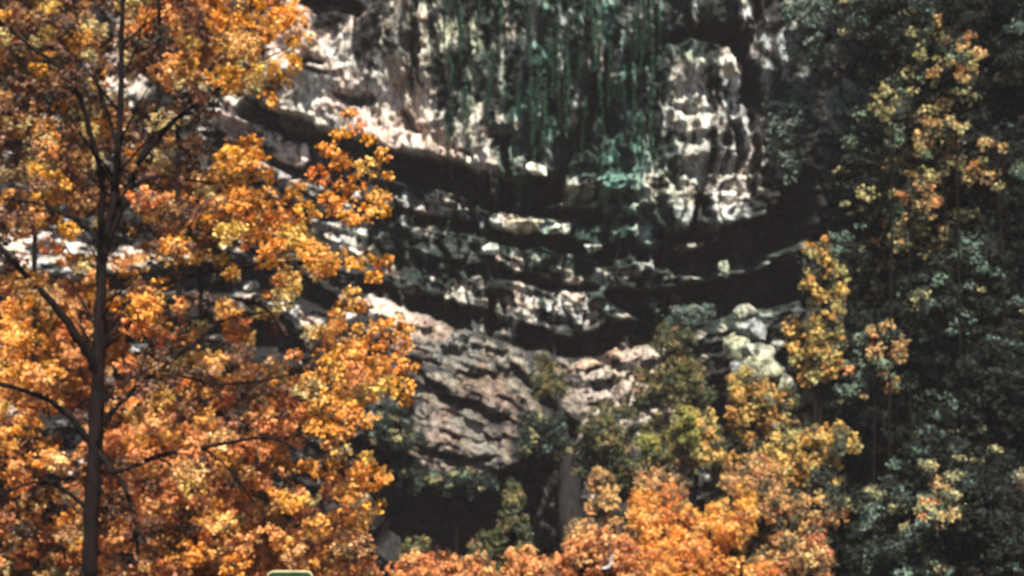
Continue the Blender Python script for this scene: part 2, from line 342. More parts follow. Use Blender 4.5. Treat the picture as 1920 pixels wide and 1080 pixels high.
def build_cliff():
    us = np.arange(-560, 2561, 3.2); vs = np.arange(-420, 1240, 3.0)
    U, V = np.meshgrid(us, vs)
    wu = U + 26 * (fbm(U / 60, V / 60, 11) - .5) + 9 * (fbm(U / 12, V / 12, 12) - .5)
    wv = V + 26 * (fbm(U / 60, V / 60, 13) - .5) + 9 * (fbm(U / 12, V / 12, 14) - .5)
    # strata coordinate: beds dip towards the middle of the bowl
    s = V - .30 * np.minimum(U - 1080, 0) + .16 * np.maximum(U - 1080, 0)
    D = np.zeros_like(U)
    D += -5.5 * ss(650, -450, U) - 4.0 * ss(1500, 2300, U)                 # bowl: sides come forward
    bl = np.interp(U, [400, 500, 700, 760, 860, 930, 1050, 1180, 1240, 1450], [225, 245, 270, 296, 318, 338, 350, 360, 430, 440])
    D += -(.9 + .8 * ss(700, 500, U)) * ss(12, -8, wv - bl) * ss(350, 560, U)                          # upper wall overhangs
    D += -1.2 * ss(300, -100, V)
    D += -3.8 * ss(560, 900, s) * ss(1150, 950, U) - 3.0 * ss(620, 1000, V) * ss(950, 1150, U)
    D += 2.4 * (fbm(U / 260, V / 260, 21) - .5) + 1.3 * (fbm(U / 70, V / 70, 22) - .5) + .55 * (fbm(U / 22, V / 26, 23) - .5) + .26 * (fbm(U / 7, V / 8, 24) - .5)
    # vertical flutes on the upper wall
    fl = np.abs(vnoise(wu / 26, V / 190, 31) - .5) * 2 + .5 * np.abs(vnoise(wu / 11, V / 90, 32) - .5) * 2
    up = ss(330, 290, V) * ss(480, 620, U) * (1 - .6 * ss(1420, 1560, U)) + .6 * blob(U, V, 1320, 350, 130, 90)
    D += (up * .85 + .5 * blob(U, V, 1310, 260, 120, 170)) * (fl - .5)
    # bedding steps
    st = fbm(s / 26, U / 420, 41, 3)
    D += (1 - up) * (1 - .55 * blob(U, V, 980, 450, 330, 190, 0, .4)) * 1.3 * (np.abs(st - .5) * 2) * ss(180, 330, V) * (1 - .6 * blob(wu, wv, 860, 730, 260, 200))
    mid = blob(U, V, 980, 450, 330, 190, 0, .4)
    D += mid * 1.7 * (fbm(wu / 17, V / 60, 43, 3) - .5)
    D += .5 * (fbm(s / 6, U / 110, 42, 3) - .5) * blob(wu, wv, 860, 700, 220, 170)
    bx = wu / 34 + .7 * vnoise(s / 40, U / 300, 44); by = (s + .6 * (wv - V)) / 21 + .5 * vnoise(U / 90, V / 90, 45)
    blk = hash2(np.floor(bx), np.floor(by + .5 * (np.floor(bx) % 2)), 46)
    blk2 = hash2(np.floor(bx * 2.3 + 7), np.floor(by * 1.9), 47)
    D += (1 - up) * ss(200, 330, V) * (1.1 * (blk - .5) + .45 * (blk2 - .5)) * (1 - .45 * blob(wu, wv, 860, 730, 260, 200))
    crack = ss(.07, .02, np.abs(vnoise(wu / 30, V / 110, 48) - .5)) * mid
    D += 1.0 * crack
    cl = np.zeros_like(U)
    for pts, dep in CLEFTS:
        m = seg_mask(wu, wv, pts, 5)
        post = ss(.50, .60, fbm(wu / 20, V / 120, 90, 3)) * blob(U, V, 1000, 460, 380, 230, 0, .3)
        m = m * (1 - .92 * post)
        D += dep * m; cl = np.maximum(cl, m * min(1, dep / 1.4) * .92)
    # stone colour: pale limestone where clean, near-black algae stain plus painted shade elsewhere, green algae in the middle
    pale = np.zeros_like(U)
    for (cu, cv, ru, rv, an, stg) in PALE:
        lw = 1.0
        bu = wu if ru > 14 else U + .4 * (wu - U)
        pale = np.maximum(pale, stg * blob(bu, wv, cu, cv, ru * 1.08, rv * 1.08, an, .45) * lw)
    col = vnoise(wu / 15, U * 0 + 3, 81) * .6 + vnoise(wu / 34, U * 0 + 9, 82) * .7 - .62      # pointed pale lobes under the black curtain
    vb = np.interp(U, [480, 560, 640, 700, 760, 820, 880, 940, 960], [10, 20, 70, 120, 150, 180, 208, 240, 300])
    lob = ss(0, 26, wv - (vb - 110 * col)) * ss(500, 540, U) * ss(955, 925, U) * ss(0, 16, np.interp(U, [500, 700, 760, 860, 930], [240, 265, 290, 305, 330]) - wv + 12)
    pale = np.maximum(pale, 1.12 * lob)
    streak = fbm(wu / 9, V / 75, 51, 3)
    mott = fbm(U / 14, V / 14, 52, 4)
    nz = up * (.7 * streak + .3 * mott) + (1 - up) * (.62 * mott + .38 * fbm(s / 9, U / 30, 53, 3))
    nz = nz + mid * .5 * (fbm(wu / 11, V / 45, 54, 3) - .5)
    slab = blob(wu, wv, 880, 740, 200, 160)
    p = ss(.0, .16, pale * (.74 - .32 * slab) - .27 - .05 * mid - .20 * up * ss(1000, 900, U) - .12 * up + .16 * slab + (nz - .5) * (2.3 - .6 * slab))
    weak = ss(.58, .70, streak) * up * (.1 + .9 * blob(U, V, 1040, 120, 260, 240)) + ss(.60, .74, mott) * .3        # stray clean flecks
    p = np.maximum(np.maximum(p, weak * .8), lob * ss(.24, .40, .6 * mott + .4 * streak) * .95) * (1 - ss(1490, 1550, U)) * (1 - ss(905, 925, V)) * (1 - .93 * cl)  # clefts darkened with painted shade; right side and foot kept dark too
    hue = fbm(U / 55, V / 55, 61)
    white = np.stack([np.full_like(U, .66), np.full_like(U, .62), np.full_like(U, .54)], -1)
    pink = np.stack([np.full_like(U, .64), np.full_like(U, .49), np.full_like(U, .42)], -1)
    grey = np.stack([np.full_like(U, .40), np.full_like(U, .44), np.full_like(U, .45)], -1)
    a = (ss(.38, .55, hue) * (1 - .75 * ss(1150, 1230, U) * ss(520, 440, V)))[..., None]; b = (ss(.45, .62, fbm(U / 40, V / 60, 62)) * (1 - .6 * ss(960, 900, U) * ss(330, 300, V)))[..., None]
    stone = white * (1 - a) + pink * a; stone = stone * (1 - b * .7) + grey * b * .7
    bank = blob(U, V, 1170, 730, 130, 130)[..., None]
    stone = stone * (1 - .7 * bank) + np.array([.33, .26, .20]) * .7 * bank
    lich = ss(.56, .66, fbm(U / 9, V / 18, 63))[..., None] * .55
    stone = stone * (1 - lich) + np.array([.30, .23, .14]) * lich
    gmask = (blob(U, V, 1080, 150, 230, 260, 0, .5) + .35 * blob(U, V, 960, 400, 260, 170, 0, .5) + .6 * blob(U, V, 1300, 520, 260, 120, 0, .5))
    gmask = np.clip(gmask, 0, 1)[..., None] * (.35 + .65 * ss(.3, .6, fbm(U / 30, V / 60, 64)))[..., None] * (1 - .75 * ss(.75, 1.0, pale)[..., None])
    stone = stone * (1 - gmask) + np.array([.10, .21, .165]) * gmask
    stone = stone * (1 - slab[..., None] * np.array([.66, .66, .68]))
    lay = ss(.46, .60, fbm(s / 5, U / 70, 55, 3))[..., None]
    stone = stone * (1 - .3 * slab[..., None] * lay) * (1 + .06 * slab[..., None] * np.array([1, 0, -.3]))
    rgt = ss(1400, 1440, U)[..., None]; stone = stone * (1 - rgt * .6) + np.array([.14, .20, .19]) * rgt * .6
    cream = ss(700, 850, U) * ss(1000, 900, U) * ss(260, 100, V)
    stone = stone * (1 - .5 * cream[..., None]) + np.array([.42, .44, .27]) * .5 * cream[..., None]
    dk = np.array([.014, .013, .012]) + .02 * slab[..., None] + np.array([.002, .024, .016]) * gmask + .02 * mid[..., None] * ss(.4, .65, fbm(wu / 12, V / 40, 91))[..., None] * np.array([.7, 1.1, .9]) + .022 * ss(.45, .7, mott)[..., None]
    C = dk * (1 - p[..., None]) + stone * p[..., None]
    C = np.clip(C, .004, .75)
    k = kpx(YC)
    X = (U - 960) * k; Z = CAMZ + (540 - V) * k; Y = YC + D
    ny, nx = U.shape; i = np.arange(nx * ny).reshape(ny, nx)
    F = np.stack([i[:-1, :-1], i[1:, :-1], i[1:, 1:], i[:-1, 1:]], -1).reshape(-1, 4)
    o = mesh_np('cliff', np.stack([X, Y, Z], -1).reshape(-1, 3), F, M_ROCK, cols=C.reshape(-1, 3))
    tag(o, kind='structure')
    # land behind the cliff top
    zt = CAMZ + (540 + 420) * k
    xs = np.linspace(-900, 900, 30); ys = np.linspace(60, 900, 14); X, Y = np.meshgrid(xs, ys)
    Z = zt - 1.5 + 3 * (fbm(X / 60, Y / 60, 70) - .5)
    i = np.arange(X.size).reshape(X.shape); F = np.stack([i[:-1, :-1], i[:-1, 1:], i[1:, 1:], i[1:, :-1]], -1).reshape(-1, 4)
    tag(mesh_np('plateau', np.stack([X, Y, Z], -1).reshape(-1, 3), F, M_SOIL, smooth=True), kind='structure')
build_cliff()

# ------------------------------------------------------------------ loose rocks
def boulder(label, u, v, ru, rv, Y, col, seed, cat='boulder', group=None, ang=0, name='boulder'):
    import bmesh
    rg = np.random.default_rng(seed); k = kpx(Y)
    bm = bmesh.new(); bmesh.ops.create_icosphere(bm, subdivisions=4, radius=1)
    co = np.array([q.co[:] for q in bm.verts]); f = np.array([[w_.index for w_ in q.verts] for q in bm.faces]); bm.free()
    # facet with random planes, then roughen
    for _ in range(14):
        n = rg.normal(size=3); n /= np.linalg.norm(n); h = rg.uniform(.40, .72)
        dd = co @ n; over = np.maximum(dd - h, 0); co = co - over[:, None] * n
    co *= (1 + .2 * (fbm(co[:, 0] * 9 + seed, co[:, 2] * 9 + co[:, 1] * 5, seed + 7) - .5))[:, None]
    co *= (1 + .25 * (fbm(co[:, 0] * 3 + seed, co[:, 2] * 3 + co[:, 1], seed) - .5))[:, None]
    co *= np.array([ru * k, ru * k * .8, rv * k]) * 1.35
    a = math.radians(ang); co[:, [0, 2]] = np.stack([co[:, 0] * math.cos(a) + co[:, 2] * math.sin(a), -co[:, 0] * math.sin(a) + co[:, 2] * math.cos(a)], 1)
    c = np.array(col) * (.25 + .85 * ss(.33, .52, fbm(co[:, 0] * 5 + 9, co[:, 2] * 5 + co[:, 1] * 3, seed + 3)))[:, None]
    o = mesh_np(name, co, f, M_ROCK, cols=c); o.location = tuple(at(u, v, Y))
    tag(o, label, cat, group)
    return o
cliff = bpy.data.objects['cliff']
_co = np.empty(len(cliff.data.vertices) * 3, np.float32); cliff.data.vertices.foreach_get('co', _co)
_NX = len(np.arange(-560, 2561, 3.2)); CY = _co.reshape(-1, _NX, 3)[:, :, 1]
def cliff_y(x, z):
    k = kpx(YC); iu = int(round((x / k + 1520) / 3.2)); iv = int(round((960 - (z - CAMZ) / k) / 3.0))
    iu = min(max(iu, 3), CY.shape[1] - 4); iv = min(max(iv, 3), CY.shape[0] - 4)
    return float(CY[iv - 3:iv + 4, iu - 3:iu + 4].min())
def seat(u, v, Y=58.):
    for _ in range(4):
        p = at(u, v, Y); Y = cliff_y(p[0], p[2]) + .05
    return Y
boulder('small bright white boulder alone on the dark ledge below the green streaks', 1008, 318, 17, 14, seat(1008, 318) - .5, (.8, .78, .68), 3)
boulder('white stone lump on the ledge at the right side of the maple crown', 470, 534, 24, 13, seat(470, 534), (.75, .74, .66), 4)
boulder('pale yellow boulder strip lying on the middle ledge', 975, 428, 44, 17, seat(975, 428), (.58, .52, .38), 5)
boulder('small round pale boulder right of the yellow ledge boulder', 1043, 428, 13, 11, seat(1043, 428), (.55, .6, .48), 6)
boulder('mint white boulder on the dark ledge under the cliff middle', 915, 468, 16, 13, seat(915, 468), (.6, .68, .58), 7)
boulder('pale oval boulder beside the dark oval hollow', 1110, 466, 15, 11, seat(1110, 466), (.55, .6, .52), 8)
boulder('upright pale pebble shaped stone in the dark hollow at the right', 1357, 506, 9, 15, seat(1357, 506), (.5, .58, .42), 9)
# pale outcrop right of centre
boulder('tall mottled crag behind the stacked rocks of the grey outcrop', 1436, 800, 52, 190, 52.0, (.26, .27, .23), 77, 'crag', name='crag')
OUT = [(1392, 590, 20, 14, 'topmost pale stone of the grey outcrop'), (1408, 622, 28, 18, 'second pale stone from the top of the grey outcrop'),
       (1385, 650, 20, 20, 'rounded stone on the left edge of the grey outcrop'), (1422, 668, 34, 18, 'wide bluish stone in the middle of the grey outcrop'),
       (1388, 692, 22, 18, 'low left stone of the grey outcrop'), (1440, 700, 32, 20, 'wide pale stone low in the grey outcrop'), (1474, 732, 24, 20, 'lowest right stone of the grey outcrop above the golden tree')]
for i, (u, v, a, b, l) in enumerate(OUT):
    boulder(l, u, v, a * 1.15, b * 1.2, 50.5 - i * .15, [(.34, .35, .28), (.28, .31, .30), (.33, .34, .23)][i % 3], 20 + i, 'rock', 'stacked rocks of the grey outcrop', ang=20, name='outcrop_rock')
for i, (u, v, a, b, l) in enumerate([(1150, 668, 22, 15, 'orange stained rock, leftmost of the pink rocks under the dark hollow'), (1185, 682, 24, 18, 'pink rock between two others under the dark hollow'),
                                     (1215, 668, 20, 20, 'pink rock, rightmost of the rocks under the dark hollow'), (1095, 688, 26, 11, 'flat cream rock left of the pink rocks'), (1170, 730, 26, 24, 'low pink rock below the rocks of the bank')]):
    boulder(l, u, v, a, b, 54, [(.40, .28, .20), (.38, .30, .25), (.38, .32, .26)][i % 3], 40 + i, 'rock', 'pink rocks of the bank', name='bank_rock')

# ------------------------------------------------------------------ the big maple at the left
def maple():
    Y0 = 22.0; k = kpx(Y0); rg = np.random.default_rng(99)
    base = at(160, 1080, Y0); base[2] = float(ground_z(base[0], base[1]))
    root = empty('maple_tree', base)
    tag(root, 'large orange maple with dark forking trunk filling the left of the view', 'tree')
    def pth(pts, dy=0.0):
        out = []; n = len(pts)
        for i, (u, v, r) in enumerate(pts):
            p = at(u, v, Y0 + dy * i / max(1, n - 1)) - base
            out.append((*p, r * k * .88))
        return out
    tr = [(*(at(150, 1080, Y0) - base)[:2], -.4, 30 * k)] + pth([(163, 1180, 18), (168, 1080, 17), (172, 980, 16), (178, 850, 15.5), (182, 740, 14), (186, 640, 12.5), (190, 520, 11), (196, 450, 10), (212, 380, 8.5), (220, 300, 7.5), (226, 200, 6.5), (227, 100, 5.5), (230, 0, 4.8), (232, -140, 3)])
    V, F = tube([tr], 12, .06, 5); mesh_np('trunk', V, F, M_BARK, root, smooth=True)
    limbs = [
        ([(191, 520, 8), (188, 420, 7), (192, 345, 6.5), (172, 260, 6), (152, 190, 5.5), (118, 130, 4.5), (60, 90, 3.5), (0, 40, 2.5), (-60, 0, 2)], -.8),
        ([(198, 470, 8), (228, 385, 7.5), (262, 300, 7), (290, 240, 6), (298, 150, 5.5), (300, 60, 4.5), (290, -80, 3)], .8),
        ([(258, 310, 6), (320, 232, 5.5), (372, 195, 5), (412, 165, 4), (480, 120, 2.5), (540, 90, 1.5)], -.5),
        ([(190, 470, 7), (165, 428, 5.5), (115, 398, 4.5), (60, 380, 3), (10, 372, 2)], .6),
        ([(182, 700, 10), (152, 640, 9), (100, 570, 7.5), (50, 520, 6.5), (0, 465, 5.5), (-90, 390, 4)], -1.4),
        ([(172, 835, 8), (130, 780, 6.5), (80, 745, 5.5), (0, 720, 4.5), (-90, 700, 3)], -1),
        ([(184, 840, 8), (203, 872, 7), (216, 885, 6), (290, 857, 5.5), (380, 840, 4.5), (500, 820, 3.2), (560, 845, 2.4), (640, 885, 1.6)], -1.4),
        ([(214, 884, 5), (238, 925, 4.5), (254, 985, 4), (258, 1040, 3)], -.3),
        ([(184, 800, 7), (240, 740, 5.5), (300, 692, 5), (370, 640, 4), (420, 600, 3), (500, 585, 2.2), (560, 560, 1.5)], 1.2),
        ([(170, 960, 6), (110, 912, 4.5), (60, 905, 3.5), (0, 930, 2)], -.7),
        ([(222, 290, 5), (205, 220, 4), (180, 150, 3.2), (150, 60, 2.4), (130, -40, 1.6)], .9),
        ([(206, 400, 6), (250, 350, 5), (300, 330, 3.5), (370, 340, 3), (470, 345, 2.2), (600, 330, 1.6), (690, 340, 1)], 1.5),
        ([(190, 600, 6), (250, 560, 4.5), (350, 520, 4), (450, 500, 3), (560, 490, 2.2), (700, 500, 1.2)], 1.6),
        ([(300, 692, 4), (420, 720, 3), (560, 700, 2.2), (720, 660, 1.4)], .5),
        ([(380, 840, 3), (430, 880, 2.2), (480, 950, 1.6)], .3),
        ([(290, 857, 3), (330, 880, 2.4), (380, 950, 1.6)], .2),
        ([(440, 560, 3), (500, 580, 3), (540, 640, 2.6), (570, 680, 2)], .2),
    ]
    lg = np.random.default_rng(21)
    for _ in range(22):                                          # finer boughs fanning up and out from the stems
        v0 = lg.uniform(60, 860); sd = lg.choice([-1, 1]); L = lg.uniform(120, 270) * (1 if v0 < 600 else .8); an = math.radians(lg.uniform(18, 62))
        u0 = np.interp(v0, [0, 100, 200, 300, 380, 450, 520, 640, 740, 850], [230, 227, 226, 220, 212, 196, 190, 186, 182, 178])
        pts = [(u0, v0, 3.4)]; uu, vv = u0, v0
        for q in range(4):
            an += lg.normal(0, .16) + .05; uu += sd * math.sin(an) * L / 4; vv -= math.cos(an) * L / 4; pts.append((uu, vv, 3.0 - .65 * (q + 1)))
        limbs.append((pts, lg.uniform(-1.3, .3)))
    for i, (p, dy) in enumerate(limbs):
        V, F = tube([pth(p, dy)], 8, .12, 60 + i); mesh_np('limb', V, F, M_BARK, root, smooth=True)
    # crown: right hand outline of the crown for each height of the photo
    ev = [-300, -150, 0, 60, 130, 190, 205, 245, 290, 330, 400, 450, 500, 545, 575, 600, 650, 700, 760, 800, 830, 880, 920, 1000, 1100, 1250]
    eu = [330, 480, 560, 572, 545, 515, 395, 480, 490, 520, 560, 600, 640, 640, 640, 690, 700, 740, 720, 690, 650, 690, 690, 700, 700, 600]
    cl = []
    gaps = [(432, 222, 46, 34), (540, 300, 44, 40), (150, 472, 120, 30), (305, 508, 85, 22), (8, 340, 26, 22), (243, 160, 16, 55), (252, 262, 16, 16), (345, 310, 30, 18),
            (640, 440, 34, 20), (470, 534, 28, 16), (560, 590, 46, 14), (400, 540, 120, 16), (590, 545, 60, 22), (520, 640, 60, 24)]
    tries = 0
    while len(cl) < 2250 and tries < 60000:
        tries += 1
        u = rg.uniform(-330, 760); v = rg.uniform(-300, 1260)
        if u > np.interp(v, ev, eu) - 18: continue
        inside = False
        for (a, b, c, d) in gaps:
            if ((u - a) / (c + 10)) ** 2 + ((v - b) / (d + 10)) ** 2 < 1: inside = True
        if inside and rg.uniform() < .78: continue
        h = fbm(np.array([u / 75.]), np.array([v / 60.]), 5)[0]
        if h < .37 and rg.uniform() < .7: continue                # irregular holes
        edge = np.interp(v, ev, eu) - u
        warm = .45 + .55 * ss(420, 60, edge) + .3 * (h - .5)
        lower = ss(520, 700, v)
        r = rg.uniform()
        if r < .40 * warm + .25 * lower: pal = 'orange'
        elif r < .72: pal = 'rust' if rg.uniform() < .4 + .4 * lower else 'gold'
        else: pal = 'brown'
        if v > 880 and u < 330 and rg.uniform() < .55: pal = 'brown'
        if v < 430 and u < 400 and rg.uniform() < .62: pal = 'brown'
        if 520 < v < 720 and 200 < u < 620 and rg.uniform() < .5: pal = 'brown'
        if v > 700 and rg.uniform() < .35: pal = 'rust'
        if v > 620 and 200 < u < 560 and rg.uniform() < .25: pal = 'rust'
        dyv = rg.uniform(.1, 4.2) if rg.uniform() < .94 or abs(u - np.interp(v, [0, 380, 520, 700, 1080], [228, 212, 190, 183, 168])) < 42 else rg.uniform(-2.6, -.5)
        cl.append((u, v, rg.uniform(15, 32), dyv, pal))
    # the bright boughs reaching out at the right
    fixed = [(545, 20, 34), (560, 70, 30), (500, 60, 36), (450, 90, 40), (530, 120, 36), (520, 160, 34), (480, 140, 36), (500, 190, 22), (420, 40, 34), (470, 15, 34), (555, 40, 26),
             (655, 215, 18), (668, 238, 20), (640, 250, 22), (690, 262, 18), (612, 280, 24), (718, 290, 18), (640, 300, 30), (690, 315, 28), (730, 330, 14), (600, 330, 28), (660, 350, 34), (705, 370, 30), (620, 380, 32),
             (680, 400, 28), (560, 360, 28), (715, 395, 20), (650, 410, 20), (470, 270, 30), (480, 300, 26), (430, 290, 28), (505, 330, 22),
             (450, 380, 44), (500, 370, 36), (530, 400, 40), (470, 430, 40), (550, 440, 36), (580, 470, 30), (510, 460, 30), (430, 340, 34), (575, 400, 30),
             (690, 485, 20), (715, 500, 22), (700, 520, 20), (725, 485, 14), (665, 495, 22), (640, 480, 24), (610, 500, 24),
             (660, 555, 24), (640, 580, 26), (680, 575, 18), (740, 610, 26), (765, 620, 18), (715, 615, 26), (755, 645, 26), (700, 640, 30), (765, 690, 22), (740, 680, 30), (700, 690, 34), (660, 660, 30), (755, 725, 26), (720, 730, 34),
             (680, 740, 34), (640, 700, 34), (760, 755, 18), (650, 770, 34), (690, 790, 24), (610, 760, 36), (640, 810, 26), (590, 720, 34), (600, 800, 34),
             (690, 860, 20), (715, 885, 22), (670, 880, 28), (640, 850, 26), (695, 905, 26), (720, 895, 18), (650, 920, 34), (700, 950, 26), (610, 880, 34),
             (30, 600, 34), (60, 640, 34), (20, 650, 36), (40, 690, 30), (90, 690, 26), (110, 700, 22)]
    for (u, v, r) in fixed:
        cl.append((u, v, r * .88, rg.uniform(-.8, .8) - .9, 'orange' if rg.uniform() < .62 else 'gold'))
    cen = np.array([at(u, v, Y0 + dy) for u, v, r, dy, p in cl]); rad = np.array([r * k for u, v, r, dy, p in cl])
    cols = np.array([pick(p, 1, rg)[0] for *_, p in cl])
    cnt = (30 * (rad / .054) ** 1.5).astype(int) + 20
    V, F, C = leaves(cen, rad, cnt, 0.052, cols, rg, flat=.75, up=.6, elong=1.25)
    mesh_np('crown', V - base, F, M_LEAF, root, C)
    # twigs
    for i in rg.choice(len(cl), 70, replace=False):
        c = cen[i] - base; d = c - np.array([(at(195, 600, Y0) - base)[0], 0, c[2] - 1.2]); d /= np.linalg.norm(d) + 1e-6
        s0 = c - d * rg.uniform(.6, 1.3) + np.array([0, 0, -.25])
        V, F = tube([[(*s0, .016), (*((s0 + c) / 2 + rg.normal(size=3) * .06), .010), (*(c + d * .2), .004)]], 5, .1, 8)
        mesh_np('twig', V, F, M_BARK, root)
maple()

# ------------------------------------------------------------------ the other trees and shrubs
G1 = 'autumn trees along the foot of the view'
G2 = 'golden trees on the right slope'
G3 = 'dark evergreen trees on the right slope'
G4 = 'shrubs growing on the cliff'
TREES = [
    # name, label, cat, group, u, v, ru, rv, Y, palette, leaf
    ('autumn_tree', 'rust orange tree crown low behind the maple trunk, left of the green board', 'tree', G1, 400, 1090, 210, 190, 27, 'rust', .10),
    ('autumn_tree', 'broad orange tree crown right of the green board', 'tree', G1, 610, 1110, 125, 150, 26, 'rust', .10),
    ('autumn_tree', 'dull brown tree at the bottom left corner behind the maple trunk', 'tree', G1, 60, 1020, 170, 150, 29, 'brown', .11),
    ('autumn_tree', 'red orange crown left of the small yellow green shrub at the bottom edge', 'tree', G1, 815, 1112, 80, 72, 30, 'rust', .11),
    ('autumn_tree', 'red orange round crown at the bottom edge, below the grey green conifer', 'tree', G1, 970, 1100, 64, 72, 30, 'rust', .11),
    ('autumn_tree', 'wide orange tan tree right of the grey green conifer', 'tree', G1, 1120, 1015, 88, 88, 36, 'tan', .12),
    ('autumn_tree', 'bright orange tree low in front, left of the curved pale branch', 'tree', G1, 1090, 1090, 120, 90, 31, 'rust', .11),
    ('autumn_tree', 'tan and yellow tree standing just right of the dark notch', 'tree', G1, 1225, 975, 75, 95, 38, 'tan', .12),
    ('autumn_tree', 'large orange tree with a bright yellow top right of the curved pale branch', 'tree', G1, 1330, 1060, 150, 130, 33, 'orange', .11),
    ('golden_tree', 'bright yellow tree top above the large orange tree', 'tree', G2, 1370, 962, 50, 42, 34, 'gold', .11),
    ('golden_tree', 'bright yellow gold tree leaning out over dark foliage at lower right', 'tree', G2, 1520, 855, 92, 52, 38, 'goldmix', .12),
    ('golden_tree', 'tan tree below the bright gold leaning tree', 'tree', G2, 1440, 960, 90, 95, 37, 'tan', .12),
    ('golden_tree', 'golden tree under the grey rock outcrop', 'tree', G2, 1405, 765, 76, 70, 46, 'goldmix', .13),
    ('golden_tree', 'olive and tan shrubby tree left of the golden tree under the outcrop', 'tree', G2, 1310, 835, 60, 60, 46, 'goldmix', .13),
    ('golden_tree', 'tall narrow gold tipped tree against the big dark hollow', 'tree', G2, 1545, 540, 46, 90, 41, 'goldmix', .13),
    ('golden_tree', 'low yellow olive tree between the outcrop and the tall narrow tree', 'tree', G2, 1530, 665, 60, 66, 41, 'goldmix', .13),
    ('olive_tree', 'dull olive bushy tree right of the pink bank rocks', 'tree', 'olive trees below the cliff', 1275, 700, 78, 85, 50, 'olive', .13),
    ('olive_tree', 'brown olive bushy tree below the pink bank rocks', 'tree', 'olive trees below the cliff', 1140, 830, 70, 75, 50, 'olive', .13),
    ('olive_tree', 'dim olive tree in the gap beside the golden tree under the outcrop', 'tree', 'olive trees below the cliff', 1240, 850, 60, 70, 50, 'olive', .13),
    ('olive_tree', 'brown tree low on the right between gold tree and dark evergreens', 'tree', 'olive trees below the cliff', 1560, 1010, 95, 90, 38, 'olive', .12),
    ('golden_tree', 'small ochre bush topped tree above the tan tree at the dark notch', 'tree', G2, 1285, 800, 42, 34, 45, 'lime', .12),
    ('shrub', 'little yellow tipped bush right of the dead grey tree', 'shrub', 'low bushes at the cliff foot', 1212, 838, 26, 22, 46, 'lime', .11),
    ('shrub', 'little tan bush standing lowest in the dark notch', 'shrub', 'low bushes at the cliff foot', 1130, 905, 26, 34, 45, 'tan', .11),
    ('background_tree', 'brown leaved tree behind the maple at the upper left', 'tree', 'brown trees behind the maple', 70, 170, 190, 190, 36, 'brown', .13),
    ('background_tree', 'brown leaved tree behind the maple trunk at middle height', 'tree', 'brown trees behind the maple', 60, 650, 170, 120, 38, 'rust', .13),
    ('background_tree', 'brown leaved tree behind the maple boughs right of its trunk', 'tree', 'brown trees behind the maple', 400, 760, 200, 120, 40, 'brown', .13),
    ('background_tree', 'rust leaved tree low behind the maple, left half', 'tree', 'brown trees behind the maple', 230, 930, 220, 150, 36, 'rust', .13),
    ('background_tree', 'orange leaved tree behind the top middle of the maple', 'tree', 'brown trees behind the maple', 330, 60, 150, 90, 36, 'rust', .13),
    ('background_tree', 'orange brown tree behind the maple boughs above the pale left ledge', 'tree', 'brown trees behind the maple', 370, 380, 130, 70, 38, 'rust', .13),
    ('autumn_tree', 'small rust crown between the conifer and the yellow green shrub', 'tree', G1, 885, 1108, 52, 62, 31, 'rust', .11),
    ('autumn_tree', 'tan orange crown filling the bottom edge right of the large orange tree', 'tree', G1, 1490, 1090, 90, 80, 34, 'tan', .11),
    ('golden_tree', 'feathery tan tree rising between the large orange tree and the leaning gold tree', 'tree', G2, 1465, 880, 60, 70, 38, 'goldmix', .12),
    ('autumn_tree', 'peach orange tree at the bottom edge just left of the large orange tree', 'tree', G1, 1210, 1080, 90, 75, 32, 'orange', .11),
    ('golden_tree', 'tan tree lowest of the diagonal row of golden trees', 'tree', G2, 1500, 1000, 80, 70, 35.5, 'tan', .11),
    ('olive_tree', 'dim green tree filling the slope under the grey outcrop', 'tree', 'olive trees below the cliff', 1400, 880, 80, 80, 48, 'olive', .13),
    ('olive_tree', 'dark olive tree between the outcrop crag and the dark evergreens', 'tree', 'olive trees below the cliff', 1530, 770, 80, 80, 47, 'olive', .13),
    ('shrub', 'dark shrub under the right end of the pale slab', 'shrub', 'dark shrubs round the black hollow', 1000, 810, 60, 44, 53, 'dark', .11),
    ('shrub', 'dark shrub below the pale slab, hanging over the black hollow', 'shrub', 'dark shrubs round the black hollow', 860, 905, 75, 26, 53, 'dark', .11),
    ('shrub', 'dark shrub at the left of the pale slab bottom', 'shrub', 'dark shrubs round the black hollow', 760, 880, 40, 40, 53, 'dark', .11),
    ('shrub', 'olive shrub on the rock shoulder right of the pale slab', 'shrub', 'dark shrubs round the black hollow', 1030, 710, 40, 40, 54, 'olive', .11),
    ('golden_tree', 'peach orange tree between the large orange tree and the leaning gold one', 'tree', G2, 1420, 930, 60, 60, 35, 'tan', .11),
    ('conifer', 'small grey green conifer standing before the black hollow', 'tree', None, 962, 990, 42, 75, 40, 'olive', .11),
    ('shrub', 'small yellow green shrub at the bottom left of the black hollow', 'shrub', None, 776, 1035, 28, 24, 36, 'olive', .10),
    ('shrub', 'small green shrub left of the conifer at the foot of the black hollow', 'shrub', None, 915, 1030, 28, 34, 40, 'olive', .10),
    ('shrub', 'dull green bush under the maple boughs beside the black hollow', 'shrub', None, 745, 800, 52, 42, 52, 'dark', .12),
    ('shrub', 'grey green shrub on the cliff right of the white columns', 'shrub', G4, 1480, 200, 56, 50, 50, 'teal', .12),
    ('shrub', 'rounded grey green shrub on the cliff, next to the one by the white columns', 'shrub', G4, 1590, 205, 58, 44, 47, 'teal', .12),
    ('shrub', 'bluish shrub clinging below the mottled rock arch', 'shrub', G4, 1475, 285, 42, 52, 50, 'teal', .12),
    ('shrub', 'pale green leafy shrub high on the cliff near the top edge', 'shrub', G4, 1560, 50, 80, 60, 48, 'teal', .12),
    ('shrub', 'dim green shrub in the large hollow above the olive tree', 'shrub', G4, 1290, 600, 50, 24, 54, 'teal', .11),
]
